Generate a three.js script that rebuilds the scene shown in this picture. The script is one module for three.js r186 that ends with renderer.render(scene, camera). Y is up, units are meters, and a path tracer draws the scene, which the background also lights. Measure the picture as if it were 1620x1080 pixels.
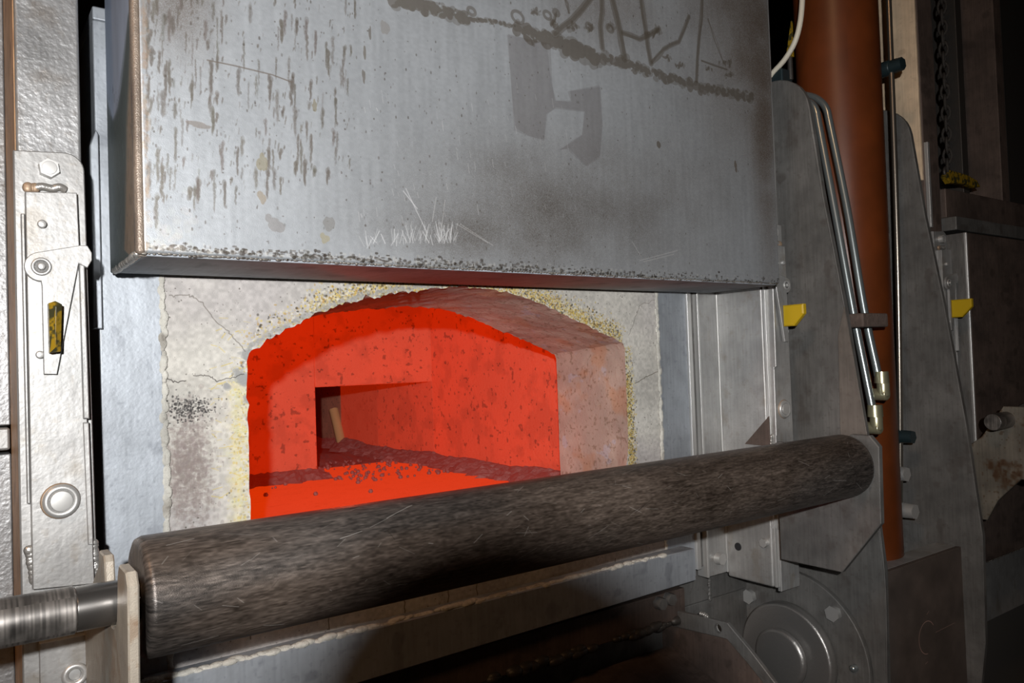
import * as THREE from 'three';
import { RoundedBoxGeometry } from 'three/addons/geometries/RoundedBoxGeometry.js';
import { mergeGeometries } from 'three/addons/utils/BufferGeometryUtils.js';
import { RectAreaLightUniformsLib } from 'three/addons/lights/RectAreaLightUniformsLib.js';

// ---------------------------------------------------------------- camera, light, exposure
const scene = new THREE.Scene();
scene.background = new THREE.Color(0, 0, 0);
const EYE = new THREE.Vector3(0, 1.25, 0.95), FOCAL = 1241;
const rad = (d) => d * Math.PI / 180;
const yaw = rad(35.67), pitch = rad(1.44), roll = rad(1.98);
const FWD = new THREE.Vector3(Math.sin(yaw) * Math.cos(pitch), Math.sin(pitch), -Math.cos(yaw) * Math.cos(pitch));
const RIGHT0 = new THREE.Vector3().crossVectors(FWD, new THREE.Vector3(0, 1, 0)).normalize();
const UP0 = new THREE.Vector3().crossVectors(RIGHT0, FWD);
const RIGHT = RIGHT0.clone().multiplyScalar(Math.cos(roll)).addScaledVector(UP0, -Math.sin(roll));
const UPV = UP0.clone().multiplyScalar(Math.cos(roll)).addScaledVector(RIGHT0, Math.sin(roll));
const camera = new THREE.PerspectiveCamera(2 * Math.atan(540 / FOCAL) * 180 / Math.PI, 1.5, 0.02, 60);
camera.position.copy(EYE);
camera.up.copy(UPV);
camera.lookAt(EYE.clone().add(FWD));
scene.add(camera);
const renderer = new THREE.WebGLRenderer({ antialias: true });
renderer.toneMapping = THREE.LinearToneMapping;
renderer.toneMappingExposure = 1.0;
renderer.shadowMap.enabled = true;
RectAreaLightUniformsLib.init();

// the photographer's flash sits above and behind the front of the lens, its light is white
const inCamera = (right, up, ahead) => EYE.clone().addScaledVector(RIGHT, right).addScaledVector(UPV, up).addScaledVector(FWD, ahead);
const FLASH_CANDELA = 7.4, FLASH_AT = [0.0, 0.112, -0.222];
const GLOW = 0.52;                       // radiance of the hot lining
const HALL_LAMP = 32;

// ---------------------------------------------------------------- helpers
const hit = (px, py, axis, value) => {   // photo pixel -> point on an axis-aligned plane
  const d = FWD.clone().addScaledVector(RIGHT, (px - 810) / FOCAL).addScaledVector(UPV, -(py - 540) / FOCAL);
  return EYE.clone().addScaledVector(d, (value - EYE[axis]) / d[axis]);
};
const atZ = (px, py, z) => { const p = hit(px, py, 'z', z); return [p.x, p.y]; };
const atX = (px, py, x) => { const p = hit(px, py, 'x', x); return [p.z, p.y]; };
let seedState = 7;
const rnd = () => { seedState = (seedState + 0x6d2b79f5) | 0; let t = Math.imul(seedState ^ (seedState >>> 15), 1 | seedState); t = (t + Math.imul(t ^ (t >>> 7), 61 | t)) ^ t; return ((t ^ (t >>> 14)) >>> 0) / 4294967296; };
const range = (a, b) => a + (b - a) * rnd();
const gauss = () => (rnd() + rnd() + rnd() + rnd() - 2) * 1.0;
const NL = 256, LAT = new Float32Array(NL * NL);
for (let i = 0; i < NL * NL; i++) LAT[i] = rnd();
function vnoise(x, y, px = NL, py = NL) {          // value noise, repeats every px, py cells
  const xi = Math.floor(x), yi = Math.floor(y); let fx = x - xi, fy = y - yi;
  fx = fx * fx * (3 - 2 * fx); fy = fy * fy * (3 - 2 * fy);
  const x0 = ((xi % px) + px) % px, x1 = (x0 + 1) % px, y0 = ((yi % py) + py) % py, y1 = (y0 + 1) % py;
  const a = LAT[y0 * NL + x0], b = LAT[y0 * NL + x1], c = LAT[y1 * NL + x0], d = LAT[y1 * NL + x1];
  return a + (b - a) * fx + (c - a) * fy + (a - b - c + d) * fx * fy;
}
function fbm(u, v, base, oct) { let s = 0, w = 0.5, f = base, t = 0; for (let i = 0; i < oct; i++) { s += w * vnoise(u * f + i * 17.3, v * f + i * 9.1, f, f); t += w; w *= 0.5; f *= 2; if (f > 256) break; } return s / t; }
const clamp = (x, a = 0, b = 1) => Math.min(b, Math.max(a, x));
const smooth = (a, b, x) => { const t = clamp((x - a) / (b - a)); return t * t * (3 - 2 * t); };

function dataTex(w, h, fn, metres, srgb = true) {  // tileable texture, fn(u, v) -> [r, g, b] 0..255
  const d = new Uint8Array(w * h * 4);
  for (let y = 0; y < h; y++) for (let x = 0; x < w; x++) {
    const c = fn(x / w, y / h), i = (y * w + x) * 4;
    d[i] = clamp(c[0], 0, 255); d[i + 1] = clamp(c[1], 0, 255); d[i + 2] = clamp(c[2], 0, 255); d[i + 3] = 255;
  }
  const t = new THREE.DataTexture(d, w, h, THREE.RGBAFormat);
  t.wrapS = t.wrapT = THREE.RepeatWrapping; t.magFilter = THREE.LinearFilter; t.minFilter = THREE.LinearFilter;
  if (srgb) t.colorSpace = THREE.SRGBColorSpace;
  if (metres) t.repeat.set(1 / metres, 1 / metres);
  t.needsUpdate = true;
  return t;
}
function canvasTex(w, h, draw) {
  const c = document.createElement('canvas'); c.width = w; c.height = h;
  draw(c.getContext('2d'), w, h);
  const t = new THREE.CanvasTexture(c); t.colorSpace = THREE.SRGBColorSpace; t.magFilter = THREE.LinearFilter;
  return t;
}
function noiseFill(ctx, w, h, fn) {
  const im = ctx.createImageData(w, h);
  for (let y = 0; y < h; y++) for (let x = 0; x < w; x++) { const c = fn(x / w, y / h), i = (y * w + x) * 4; im.data[i] = clamp(c[0], 0, 255); im.data[i + 1] = clamp(c[1], 0, 255); im.data[i + 2] = clamp(c[2], 0, 255); im.data[i + 3] = 255; }
  ctx.putImageData(im, 0, 0);
}

// geometry: everything non-indexed with uv in metres
function metreUV(g) {
  if (g.index) g = g.toNonIndexed();
  const p = g.attributes.position, n = p.count, uv = new Float32Array(n * 2), a = new THREE.Vector3(), b = new THREE.Vector3(), c = new THREE.Vector3();
  for (let i = 0; i < n; i += 3) {
    a.fromBufferAttribute(p, i); b.fromBufferAttribute(p, i + 1); c.fromBufferAttribute(p, i + 2);
    const nx = Math.abs((b.y - a.y) * (c.z - a.z) - (b.z - a.z) * (c.y - a.y)), ny = Math.abs((b.z - a.z) * (c.x - a.x) - (b.x - a.x) * (c.z - a.z)), nz = Math.abs((b.x - a.x) * (c.y - a.y) - (b.y - a.y) * (c.x - a.x));
    [a, b, c].forEach((q, k) => {
      const s = nz >= nx && nz >= ny ? [q.x, q.y] : nx >= ny ? [q.z, q.y] : [q.x, q.z];
      uv[(i + k) * 2] = s[0]; uv[(i + k) * 2 + 1] = s[1];
    });
  }
  g.setAttribute('uv', new THREE.BufferAttribute(uv, 2));
  return g;
}
const box = (x0, x1, y0, y1, z0, z1, r = 0.002) => {
  const m = Math.min(x1 - x0, y1 - y0, z1 - z0) * 0.45, q = Math.min(r, m);
  return metreUV(new RoundedBoxGeometry(x1 - x0, y1 - y0, z1 - z0, 2, q).translate((x0 + x1) / 2, (y0 + y1) / 2, (z0 + z1) / 2));
};
const shapeOf = (pts, holes = []) => { const s = new THREE.Shape(pts.map((p) => new THREE.Vector2(p[0], p[1]))); for (const h of holes) s.holes.push(new THREE.Path(h.map((p) => new THREE.Vector2(p[0], p[1])))); return s; };
const slabZ = (pts, z0, z1, bev = 0.001, holes) => {
  const g = new THREE.ExtrudeGeometry(shapeOf(pts, holes), { depth: z1 - z0 - 2 * bev, bevelEnabled: bev > 0, bevelSize: bev, bevelThickness: bev, bevelOffset: -bev, bevelSegments: 1, curveSegments: 12 });
  return metreUV(g.translate(0, 0, z0 + bev));
};
const slabX = (pts, x0, x1, bev = 0.001, holes) => {    // pts are [z, y]
  const flip = (l) => l.map(([z, y]) => [-z, y]);
  const g = new THREE.ExtrudeGeometry(shapeOf(flip(pts), (holes || []).map(flip)), { depth: x1 - x0 - 2 * bev, bevelEnabled: bev > 0, bevelSize: bev, bevelThickness: bev, bevelOffset: -bev, bevelSegments: 1 });
  g.translate(0, 0, bev).rotateY(Math.PI / 2).translate(x0, 0, 0);
  return metreUV(g);
};
const ring2 = (cx, cy, r, n = 20) => Array.from({ length: n }, (_, i) => [cx + r * Math.cos(2 * Math.PI * i / n), cy + r * Math.sin(2 * Math.PI * i / n)]);
const lathe = (profile, n = 32) => new THREE.LatheGeometry(profile.map(([r, h]) => new THREE.Vector2(Math.max(r, 1e-5), h)), n);
const toAxis = (g, axis) => (axis === 'x' ? g.rotateZ(-Math.PI / 2) : axis === 'z' ? g.rotateX(Math.PI / 2) : g);
function rod(axis, r, h0, h1, at, bev = 0.0015, n = 24) {  // closed turned rod along an axis through at = [x, y, z]
  const g = toAxis(lathe([[0, h0], [r - bev, h0], [r, h0 + bev], [r, h1 - bev], [r - bev, h1], [0, h1]], n), axis);
  return metreUV(g.translate(...at));
}
function hexHead(axis, af, h, at, turn = 0.3) {
  const r = af / Math.sqrt(3), g = new THREE.CylinderGeometry(r * 0.93, r, h, 6, 1);
  g.rotateY(turn).translate(0, h / 2, 0);
  return metreUV(toAxis(g, axis).translate(...at));
}
const V = (a) => new THREE.Vector3(...a);
function tube(pts, r, n = 10, seg = 0) {
  const c = new THREE.CatmullRomCurve3(pts.map(V), false, 'centripetal');
  return metreUV(new THREE.TubeGeometry(c, seg || pts.length * 8, r, n, false));
}
function bead(a, b, r, n, flat = 0.6) {           // weld bead: overlapping ripples
  const gs = [];
  for (let i = 0; i <= n; i++) {
    const t = i / n, g = new THREE.SphereGeometry(r * range(0.8, 1.2), 8, 6);
    g.scale(1, 1, flat).translate(a[0] + (b[0] - a[0]) * t + range(-1, 1) * r * 0.15, a[1] + (b[1] - a[1]) * t + range(-1, 1) * r * 0.15, a[2] + (b[2] - a[2]) * t);
    gs.push(metreUV(g));
  }
  return mergeGeometries(gs);
}
const clean = (g) => { for (const k of Object.keys(g.attributes)) if (!['position', 'normal', 'uv'].includes(k)) g.deleteAttribute(k); if (g.index) g = g.toNonIndexed(); g.morphAttributes = {}; g.clearGroups(); return g; };
function part(name, geos, mat, parent) {
  geos = Array.isArray(geos) ? geos : [geos];
  const g = geos.length > 1 ? mergeGeometries(geos.map(clean)) : geos[0];
  const m = new THREE.Mesh(g, mat); m.name = name; m.castShadow = m.receiveShadow = true;
  (parent || scene).add(m);
  return m;
}
const taken = new Map();
const numbered = (n) => { const k = taken.get(n) || 0; taken.set(n, k + 1); return k ? n + '_' + String(k).padStart(3, '0') : n; };
function thing(name, label, category, group, at = [0, 0, 0]) {
  const o = new THREE.Group(); o.name = numbered(name); o.userData = { label, category }; if (group) o.userData.group = group;
  o.position.set(...at); scene.add(o); return o;
}
function single(name, geos, mat, label, category, group) { const m = part(numbered(name), geos, mat); m.userData = { label, category }; if (group) m.userData.group = group; return m; }
function structure(name, geos, mat, label, category) { const m = part(name, geos, mat); m.userData = { kind: 'structure', label, category }; return m; }

// ---------------------------------------------------------------- materials
const std = (o) => new THREE.MeshStandardMaterial(o);
const peel = dataTex(512, 512, (u, v) => { const h = 255 * (0.55 * fbm(u, v, 64, 3) + 0.45 * fbm(u + 0.3, v, 32, 3)); return [h, h, h]; }, 0.18, false);
const grit = dataTex(512, 512, (u, v) => { const h = 255 * (0.6 * fbm(u, v, 32, 4) + 0.4 * vnoise(u * 256, v * 256)); return [h, h, h]; }, 0.15, false);
function paintTex(base, spread, dirt, dirtColor, seed) {
  return dataTex(1024, 1024, (u, v) => {
    const n = fbm(u + seed, v, 8, 5) - 0.5, s = fbm(u * 1, v + seed, 32, 3) - 0.5, st = vnoise(u * 200 + seed * 31, v * 12, 200, 12) - 0.5;
    const k = 1 + spread * (n * 1.3 + s * 0.5 + st * 0.35);
    const d = clamp(smooth(0.60, 0.78, fbm(u + 0.37 + seed, v * 1 + 0.11, 16, 4)) * dirt + smooth(0.80, 0.9, vnoise(u * 128 + 5, v * 96, 128, 96)) * dirt * 0.5);
    return base.map((b, i) => b * k * (1 - d) + dirtColor[i] * d);
  }, 0.5);
}
const silverMap = paintTex([146, 147, 148], 0.24, 0.35, [112, 104, 96], 0.1);
const plateMap = paintTex([163, 163, 162], 0.2, 0.3, [128, 118, 104], 0.5);
const jacketMap = paintTex([163, 169, 176], 0.18, 0.35, [108, 112, 120], 0.7);
const greyMap = paintTex([100, 99, 97], 0.3, 0.4, [72, 66, 62], 0.3);
const brownMap = paintTex([84, 72, 66], 0.35, 0.5, [58, 49, 44], 0.9);
const M = {
  column: std({ map: silverMap, metalness: 0.5, roughness: 0.45, bumpMap: peel, bumpScale: 0.0007 }),
  plate: std({ map: plateMap, metalness: 0.55, roughness: 0.48, bumpMap: peel, bumpScale: 0.00025 }),
  jacket: std({ map: jacketMap, metalness: 0.5, roughness: 0.5, bumpMap: peel, bumpScale: 0.0002 }),
  grey: std({ map: greyMap, metalness: 0.3, roughness: 0.55, bumpMap: grit, bumpScale: 0.0003 }),
  brown: std({ map: brownMap, metalness: 0.15, roughness: 0.6, bumpMap: grit, bumpScale: 0.0003 }),
  weld: std({ color: new THREE.Color(0.45, 0.44, 0.42), metalness: 0.7, roughness: 0.33, bumpMap: grit, bumpScale: 0.0003 }),
  burntWeld: std({ color: new THREE.Color(0.36, 0.26, 0.18), metalness: 0.4, roughness: 0.5 }),
  bolt: std({ color: new THREE.Color(0.50, 0.50, 0.49), metalness: 0.6, roughness: 0.4 }),
  chrome: std({ color: new THREE.Color(0.36, 0.41, 0.42), metalness: 0.8, roughness: 0.26 }),
  brass: std({ color: new THREE.Color(0.5, 0.48, 0.32), metalness: 0.75, roughness: 0.3 }),
  yellow: std({ color: new THREE.Color(0.48, 0.32, 0.006), metalness: 0, roughness: 0.45 }),
  dirtyYellow: std({ map: dataTex(256, 256, (u, v) => { const d = smooth(0.42, 0.62, fbm(u, v, 8, 5)); return [140 - 84 * d, 112 - 58 * d, 24 + 8 * d]; }, 0.05), roughness: 0.42 }),
  orange: std({ map: dataTex(512, 512, (u, v) => { const k = 1 + 0.3 * (fbm(u, v, 8, 5) - 0.5); return [92 * k, 45 * k, 19 * k]; }, 0.4), metalness: 0, roughness: 0.38 }),
  black: std({ color: new THREE.Color(0.012, 0.012, 0.014), roughness: 0.7 }),
  darkIron: std({ color: new THREE.Color(0.06, 0.055, 0.05), metalness: 0.5, roughness: 0.5, bumpMap: grit, bumpScale: 0.0005 }),
  petrol: std({ color: new THREE.Color(0.02, 0.035, 0.04), metalness: 0.3, roughness: 0.4 }),
  cable: std({ color: new THREE.Color(0.62, 0.58, 0.48), roughness: 0.5 }),
  beige: std({ map: paintTex([206, 184, 156], 0.2, 0.3, [150, 128, 104], 0.2), roughness: 0.8 }),
  hall: std({ color: new THREE.Color(0.10, 0.09, 0.08), roughness: 0.9 }),
  floor: std({ map: paintTex([92, 88, 84], 0.4, 0.5, [52, 48, 45], 0.6), roughness: 0.85 }),
  warmTan: std({ map: paintTex([168, 132, 98], 0.35, 0.5, [120, 84, 58], 0.35), metalness: 0.15, roughness: 0.55 }),  // tan of warm lamplight, coloured in for the left column's side
};

// roller: dark worn steel, long scratches along the axis
const rollerMap = canvasTex(1024, 2048, (ctx, w, h) => {      // u = round, v = along
  noiseFill(ctx, w, h, (u, v) => {
    const a = vnoise(u * 250, v * 110, 250, 110), b = vnoise(u * 110 + 7, v * 60, 110, 60), c = fbm(u, v, 8, 5), d = vnoise(u * 250, v * 250 + 3);
    const k = 0.62 + 0.24 * (a - 0.5) + 0.18 * (b - 0.5) + 0.36 * (c - 0.5) + 0.24 * (d - 0.5);
    const warm = smooth(0.35, 0.65, fbm(u + 0.4, v + 0.2, 4, 3));
    return [128 * k + 9 * warm, 119 * k + 4 * warm, 113 * k];
  });
  ctx.lineCap = 'round';
  for (let i = 0; i < 1500; i++) {
    const x = rnd() * w, y = rnd() * h, l = range(8, 70), s = range(-0.7, 0.7);
    ctx.strokeStyle = rnd() < 0.5 ? `rgba(196,194,190,${Math.pow(rnd(), 2.2) * 0.8})` : `rgba(40,34,30,${range(0.15, 0.45)})`;
    ctx.lineWidth = range(0.6, 2.2); ctx.beginPath(); ctx.moveTo(x, y); ctx.lineTo(x + l * s, y + l * range(0.1, 1)); ctx.stroke();
  }
});
M.roller = std({ map: rollerMap, metalness: 0.55, roughness: 0.4, bumpMap: grit, bumpScale: 0.0002 });
M.shaft = std({ map: dataTex(512, 512, (u, v) => { const k = 0.7 + 0.9 * (fbm(u, v, 8, 5) - 0.5) + 0.3 * (vnoise(u * 128, v * 6, 128, 6) - 0.5); return [150 * k, 145 * k, 140 * k]; }, 0.15), metalness: 0.6, roughness: 0.38 });

// door face: silver paint with drips, scratches, grime, soot, branching marks; laid out on the door's own face in metres
const DOOR = { x0: 0.141, x1: 1.102, y0: 1.359, y1: 2.06, z0: 0.022, z1: 0.17 };
const DW = 2048, DH = 1494;
const doorMap = canvasTex(DW, DH, (ctx, w, h) => {
  const sx = w / (DOOR.x1 - DOOR.x0), sy = h / (DOOR.y1 - DOOR.y0);
  const D = (px, py) => { const [x, y] = atZ(px, py, DOOR.z1); return [(x - DOOR.x0) * sx, (DOOR.y1 - y) * sy]; };
  const spot = (px, py, rx, ry, s) => [...atZ(px, py, DOOR.z1), rx, ry, s];
  const sootAt = [spot(880, 325, 0.19, 0.085, 0.5), spot(740, 375, 0.12, 0.035, 0.3), spot(1090, 300, 0.14, 0.12, 0.22)];
  const grimeAt = [spot(1180, 40, 0.12, 0.16, 0.6), spot(1210, 230, 0.03, 0.2, 0.5), spot(960, 10, 0.12, 0.06, 0.3), spot(285, -5, 0.03, 0.05, 0.5)];
  noiseFill(ctx, w, h, (u, v) => {
    const k = 1 + 0.10 * (fbm(u, v, 8, 5) - 0.5) + 0.06 * (vnoise(u * 220, v * 14, 220, 14) - 0.5) + 0.05 * (vnoise(u * 250, v * 250) - 0.5);
    // soot and brown grime: fine grains that thicken in patches
    const X = DOOR.x0 + u * (DOOR.x1 - DOOR.x0), Y = DOOR.y1 - v * (DOOR.y1 - DOOR.y0), grain = rnd(), cloud = 0.5 + fbm(u + 0.2, v + 0.5, 16, 5);
    let soot = 0, brown = 0;
    for (const [cx, cy, rx, ry, s] of sootAt) soot += s * Math.exp(-(((X - cx) / rx) ** 2) - ((Y - cy) / ry) ** 2);
    for (const [cx, cy, rx, ry, s] of grimeAt) brown += s * Math.exp(-(((X - cx) / rx) ** 2) - ((Y - cy) / ry) ** 2);
    soot = clamp(soot * cloud * (0.35 + 1.3 * grain)); brown = clamp(brown * cloud * (0.35 + 1.3 * grain));
    const mix = (b, s1, s2) => { const q = b * k * (1 - soot) + s1 * soot; return q * (1 - brown) + s2 * brown; };
    return [mix(168, 96, 96), mix(173, 91, 84), mix(178, 86, 74)];
  });
  const dab = (x, y, rx, ry, c) => { ctx.fillStyle = c; ctx.beginPath(); ctx.ellipse(x, y, rx, ry, 0, 0, 7); ctx.fill(); };
  const stroke = (pts, width, c) => { ctx.strokeStyle = c; ctx.lineWidth = width; ctx.lineCap = ctx.lineJoin = 'round'; ctx.beginPath(); pts.forEach((p, i) => { const q = D(...p); if (i) ctx.lineTo(...q); else ctx.moveTo(...q); }); ctx.stroke(); };
  // faint grey patch with a jittered outline
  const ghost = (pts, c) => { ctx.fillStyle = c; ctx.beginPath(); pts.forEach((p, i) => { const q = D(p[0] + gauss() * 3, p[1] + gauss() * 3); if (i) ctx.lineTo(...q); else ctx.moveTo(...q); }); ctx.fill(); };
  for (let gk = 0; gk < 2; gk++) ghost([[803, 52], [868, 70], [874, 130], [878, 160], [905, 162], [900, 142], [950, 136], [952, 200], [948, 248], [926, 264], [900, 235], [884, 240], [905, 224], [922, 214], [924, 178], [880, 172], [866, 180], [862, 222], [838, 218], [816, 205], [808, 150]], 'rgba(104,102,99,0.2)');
  // knobbly brown diagonal line with sprigs rising from it
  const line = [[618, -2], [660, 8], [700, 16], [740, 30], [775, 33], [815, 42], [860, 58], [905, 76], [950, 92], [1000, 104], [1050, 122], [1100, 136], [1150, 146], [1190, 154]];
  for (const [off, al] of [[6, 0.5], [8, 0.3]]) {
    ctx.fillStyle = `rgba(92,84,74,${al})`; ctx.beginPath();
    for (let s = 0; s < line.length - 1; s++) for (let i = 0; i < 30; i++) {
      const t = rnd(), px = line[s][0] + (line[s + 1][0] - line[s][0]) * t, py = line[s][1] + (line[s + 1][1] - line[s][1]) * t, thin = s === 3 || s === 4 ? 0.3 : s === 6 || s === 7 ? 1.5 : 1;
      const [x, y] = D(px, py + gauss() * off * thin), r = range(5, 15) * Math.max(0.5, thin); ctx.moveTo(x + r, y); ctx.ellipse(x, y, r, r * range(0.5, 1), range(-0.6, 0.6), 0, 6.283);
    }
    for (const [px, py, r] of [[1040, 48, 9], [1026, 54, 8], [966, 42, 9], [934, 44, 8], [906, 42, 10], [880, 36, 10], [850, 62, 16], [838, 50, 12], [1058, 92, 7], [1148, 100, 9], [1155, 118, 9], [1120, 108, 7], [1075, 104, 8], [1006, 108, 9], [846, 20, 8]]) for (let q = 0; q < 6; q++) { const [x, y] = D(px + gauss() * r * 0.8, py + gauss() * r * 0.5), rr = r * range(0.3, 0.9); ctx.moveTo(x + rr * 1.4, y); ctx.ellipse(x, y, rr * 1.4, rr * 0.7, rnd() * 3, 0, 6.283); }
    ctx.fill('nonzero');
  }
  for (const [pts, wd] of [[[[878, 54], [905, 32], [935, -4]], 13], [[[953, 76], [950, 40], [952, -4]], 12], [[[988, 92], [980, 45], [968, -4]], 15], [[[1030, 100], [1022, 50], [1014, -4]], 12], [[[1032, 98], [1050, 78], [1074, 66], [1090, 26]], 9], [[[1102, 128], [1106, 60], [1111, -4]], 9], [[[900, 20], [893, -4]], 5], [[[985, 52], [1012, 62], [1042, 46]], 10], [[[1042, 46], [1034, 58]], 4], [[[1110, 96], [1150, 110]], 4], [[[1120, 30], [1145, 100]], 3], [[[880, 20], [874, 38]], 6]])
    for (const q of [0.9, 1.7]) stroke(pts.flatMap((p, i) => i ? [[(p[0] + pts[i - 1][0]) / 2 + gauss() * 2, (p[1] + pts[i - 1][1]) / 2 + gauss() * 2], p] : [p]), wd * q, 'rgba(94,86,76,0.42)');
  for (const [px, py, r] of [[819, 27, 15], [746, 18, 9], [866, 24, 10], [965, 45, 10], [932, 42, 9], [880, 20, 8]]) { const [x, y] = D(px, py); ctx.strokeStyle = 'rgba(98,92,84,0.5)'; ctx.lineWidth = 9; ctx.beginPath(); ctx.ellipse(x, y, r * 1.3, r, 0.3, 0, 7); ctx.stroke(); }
  // drips on the left half
  for (let i = 0; i < 460; i++) {
    const t = Math.pow(rnd(), 1.7), px = 232 + t * 330, py = range(-30, 320) - t * 40, [x, y] = D(px, py), big = rnd() < 0.4;
    const wd = big ? range(3, 7.5) : range(1.2, 3.4), ln = big ? range(12, 64) : range(3, 18);
    ctx.fillStyle = `rgba(108,103,97,${range(0.15, 0.42)})`;
    for (let q = 0; q < ln / 3 + 2; q++) { const tt = q / (ln / 3 + 2); ctx.beginPath(); ctx.ellipse(x + gauss() * wd * 0.35 - tt * 2, y + tt * ln, wd * range(0.35, 0.8) * (1 - 0.5 * tt), wd * range(0.6, 1.3), 0, 0, 7); ctx.fill(); }
  }
  for (let i = 0; i < 900; i++) { const [x, y] = D(range(228, 1215), range(-40, 450)); dab(x, y, range(0.8, 2.4), range(0.8, 4), `rgba(84,78,72,${range(0.2, 0.6)})`); }
  for (const [px, py, rx, ry, c] of [[416, 256, 12, 22, '138,130,102'], [414, 312, 9, 14, '146,132,110'], [515, 378, 10, 12, '160,152,118'], [522, 352, 16, 18, '130,128,124'], [436, 354, 20, 18, '134,132,130'], [318, 198, 28, 8, '120,112,104'], [1042, 230, 11, 16, '86,76,64'], [1164, 262, 8, 24, '92,80,66'], [610, 44, 14, 20, '146,142,138'], [497, 166, 7, 13, '132,122,96'], [585, 52, 4, 16, '96,90,80'], [576, 120, 4, 20, '96,90,80'], [577, 85, 4, 18, '100,92,80']]) { const [x, y] = D(px, py); ctx.fillStyle = `rgba(${c},0.55)`; ctx.beginPath(); for (let q = 0; q < 9; q++) { const ax = x + gauss() * rx * 0.5, ay = y + gauss() * ry * 0.5, ar = rx * range(0.3, 0.7), br = ry * range(0.3, 0.7); ctx.moveTo(ax + ar, ay); ctx.ellipse(ax, ay, ar, br, 0, 0, 6.283); } ctx.fill('nonzero'); }
  stroke([[328, 95], [372, 104], [430, 118], [462, 130]], 3, 'rgba(110,102,94,0.7)');
  // bright scratches
  ctx.lineCap = 'round';
  const scratch = (a, b, n, spread, len) => { for (let i = 0; i < n; i++) { const t = rnd(), p = [a[0] + (b[0] - a[0]) * t + gauss() * spread, a[1] + (b[1] - a[1]) * t + gauss() * spread * 0.5], dx = gauss() * len * 0.55; stroke([p, [p[0] + dx, p[1] - range(0.5, 1.2) * len]], range(0.8, 2.4), `rgba(222,224,226,${range(0.25, 0.8)})`); } };
  scratch([645, 378], [720, 384], 60, 12, 26); scratch([570, 388], [650, 384], 26, 8, 20);
  stroke([[638, 302], [660, 330]], 2.5, 'rgba(222,224,226,0.7)'); stroke([[642, 298], [668, 352], [676, 368]], 2.2, 'rgba(222,224,226,0.7)');
  for (const p of [[[722, 354], [772, 384]], [[728, 354], [780, 388]], [[1000, 382], [1014, 405]], [[1012, 412], [1072, 396]], [[690, 312], [684, 350]], [[704, 316], [698, 366]], [[1018, 414], [1066, 402]]]) stroke(p, 2, 'rgba(206,206,206,0.55)');
  for (let i = 0; i < 60; i++) { const px = range(560, 900), py = range(130, 360); stroke([[px, py], [px + 2, py + range(4, 16)]], range(0.8, 1.8), `rgba(220,220,222,${range(0.25, 0.6)})`); }
  // rusty crust along the lower rim
  for (let i = 0; i < 1500; i++) { const px = range(228, 1232), py = 394 + (px - 228) * 0.0565 - Math.abs(gauss()) * 9, [x, y] = D(px, py); dab(x, y, range(1, 6), range(1, 4), rnd() < 0.5 ? `rgba(196,196,192,${range(0.1, 0.45)})` : `rgba(60,54,48,${range(0.25, 0.7)})`); }
  for (let i = 0; i < 50; i++) { const [x, y] = D(range(226, 310), 396 - Math.abs(gauss()) * 55); dab(x, y, range(4, 14), range(4, 14), `rgba(190,184,172,${range(0.03, 0.12)})`); }
  for (let i = 0; i < 220; i++) { const [x, y] = D(range(222, 236), range(-20, 395)); dab(x, y, range(1, 5), range(2, 12), `rgba(160,138,118,${range(0.06, 0.3)})`); }
});
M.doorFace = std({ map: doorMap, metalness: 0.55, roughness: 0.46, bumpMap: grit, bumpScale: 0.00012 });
M.doorSide = std({ map: jacketMap, metalness: 0.35, roughness: 0.4, bumpMap: peel, bumpScale: 0.0002 });
M.doorRim = std({ map: paintTex([122, 110, 99], 0.4, 0.6, [100, 88, 80], 0.8), metalness: 0.3, roughness: 0.45, bumpMap: grit, bumpScale: 0.0006 });

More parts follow.
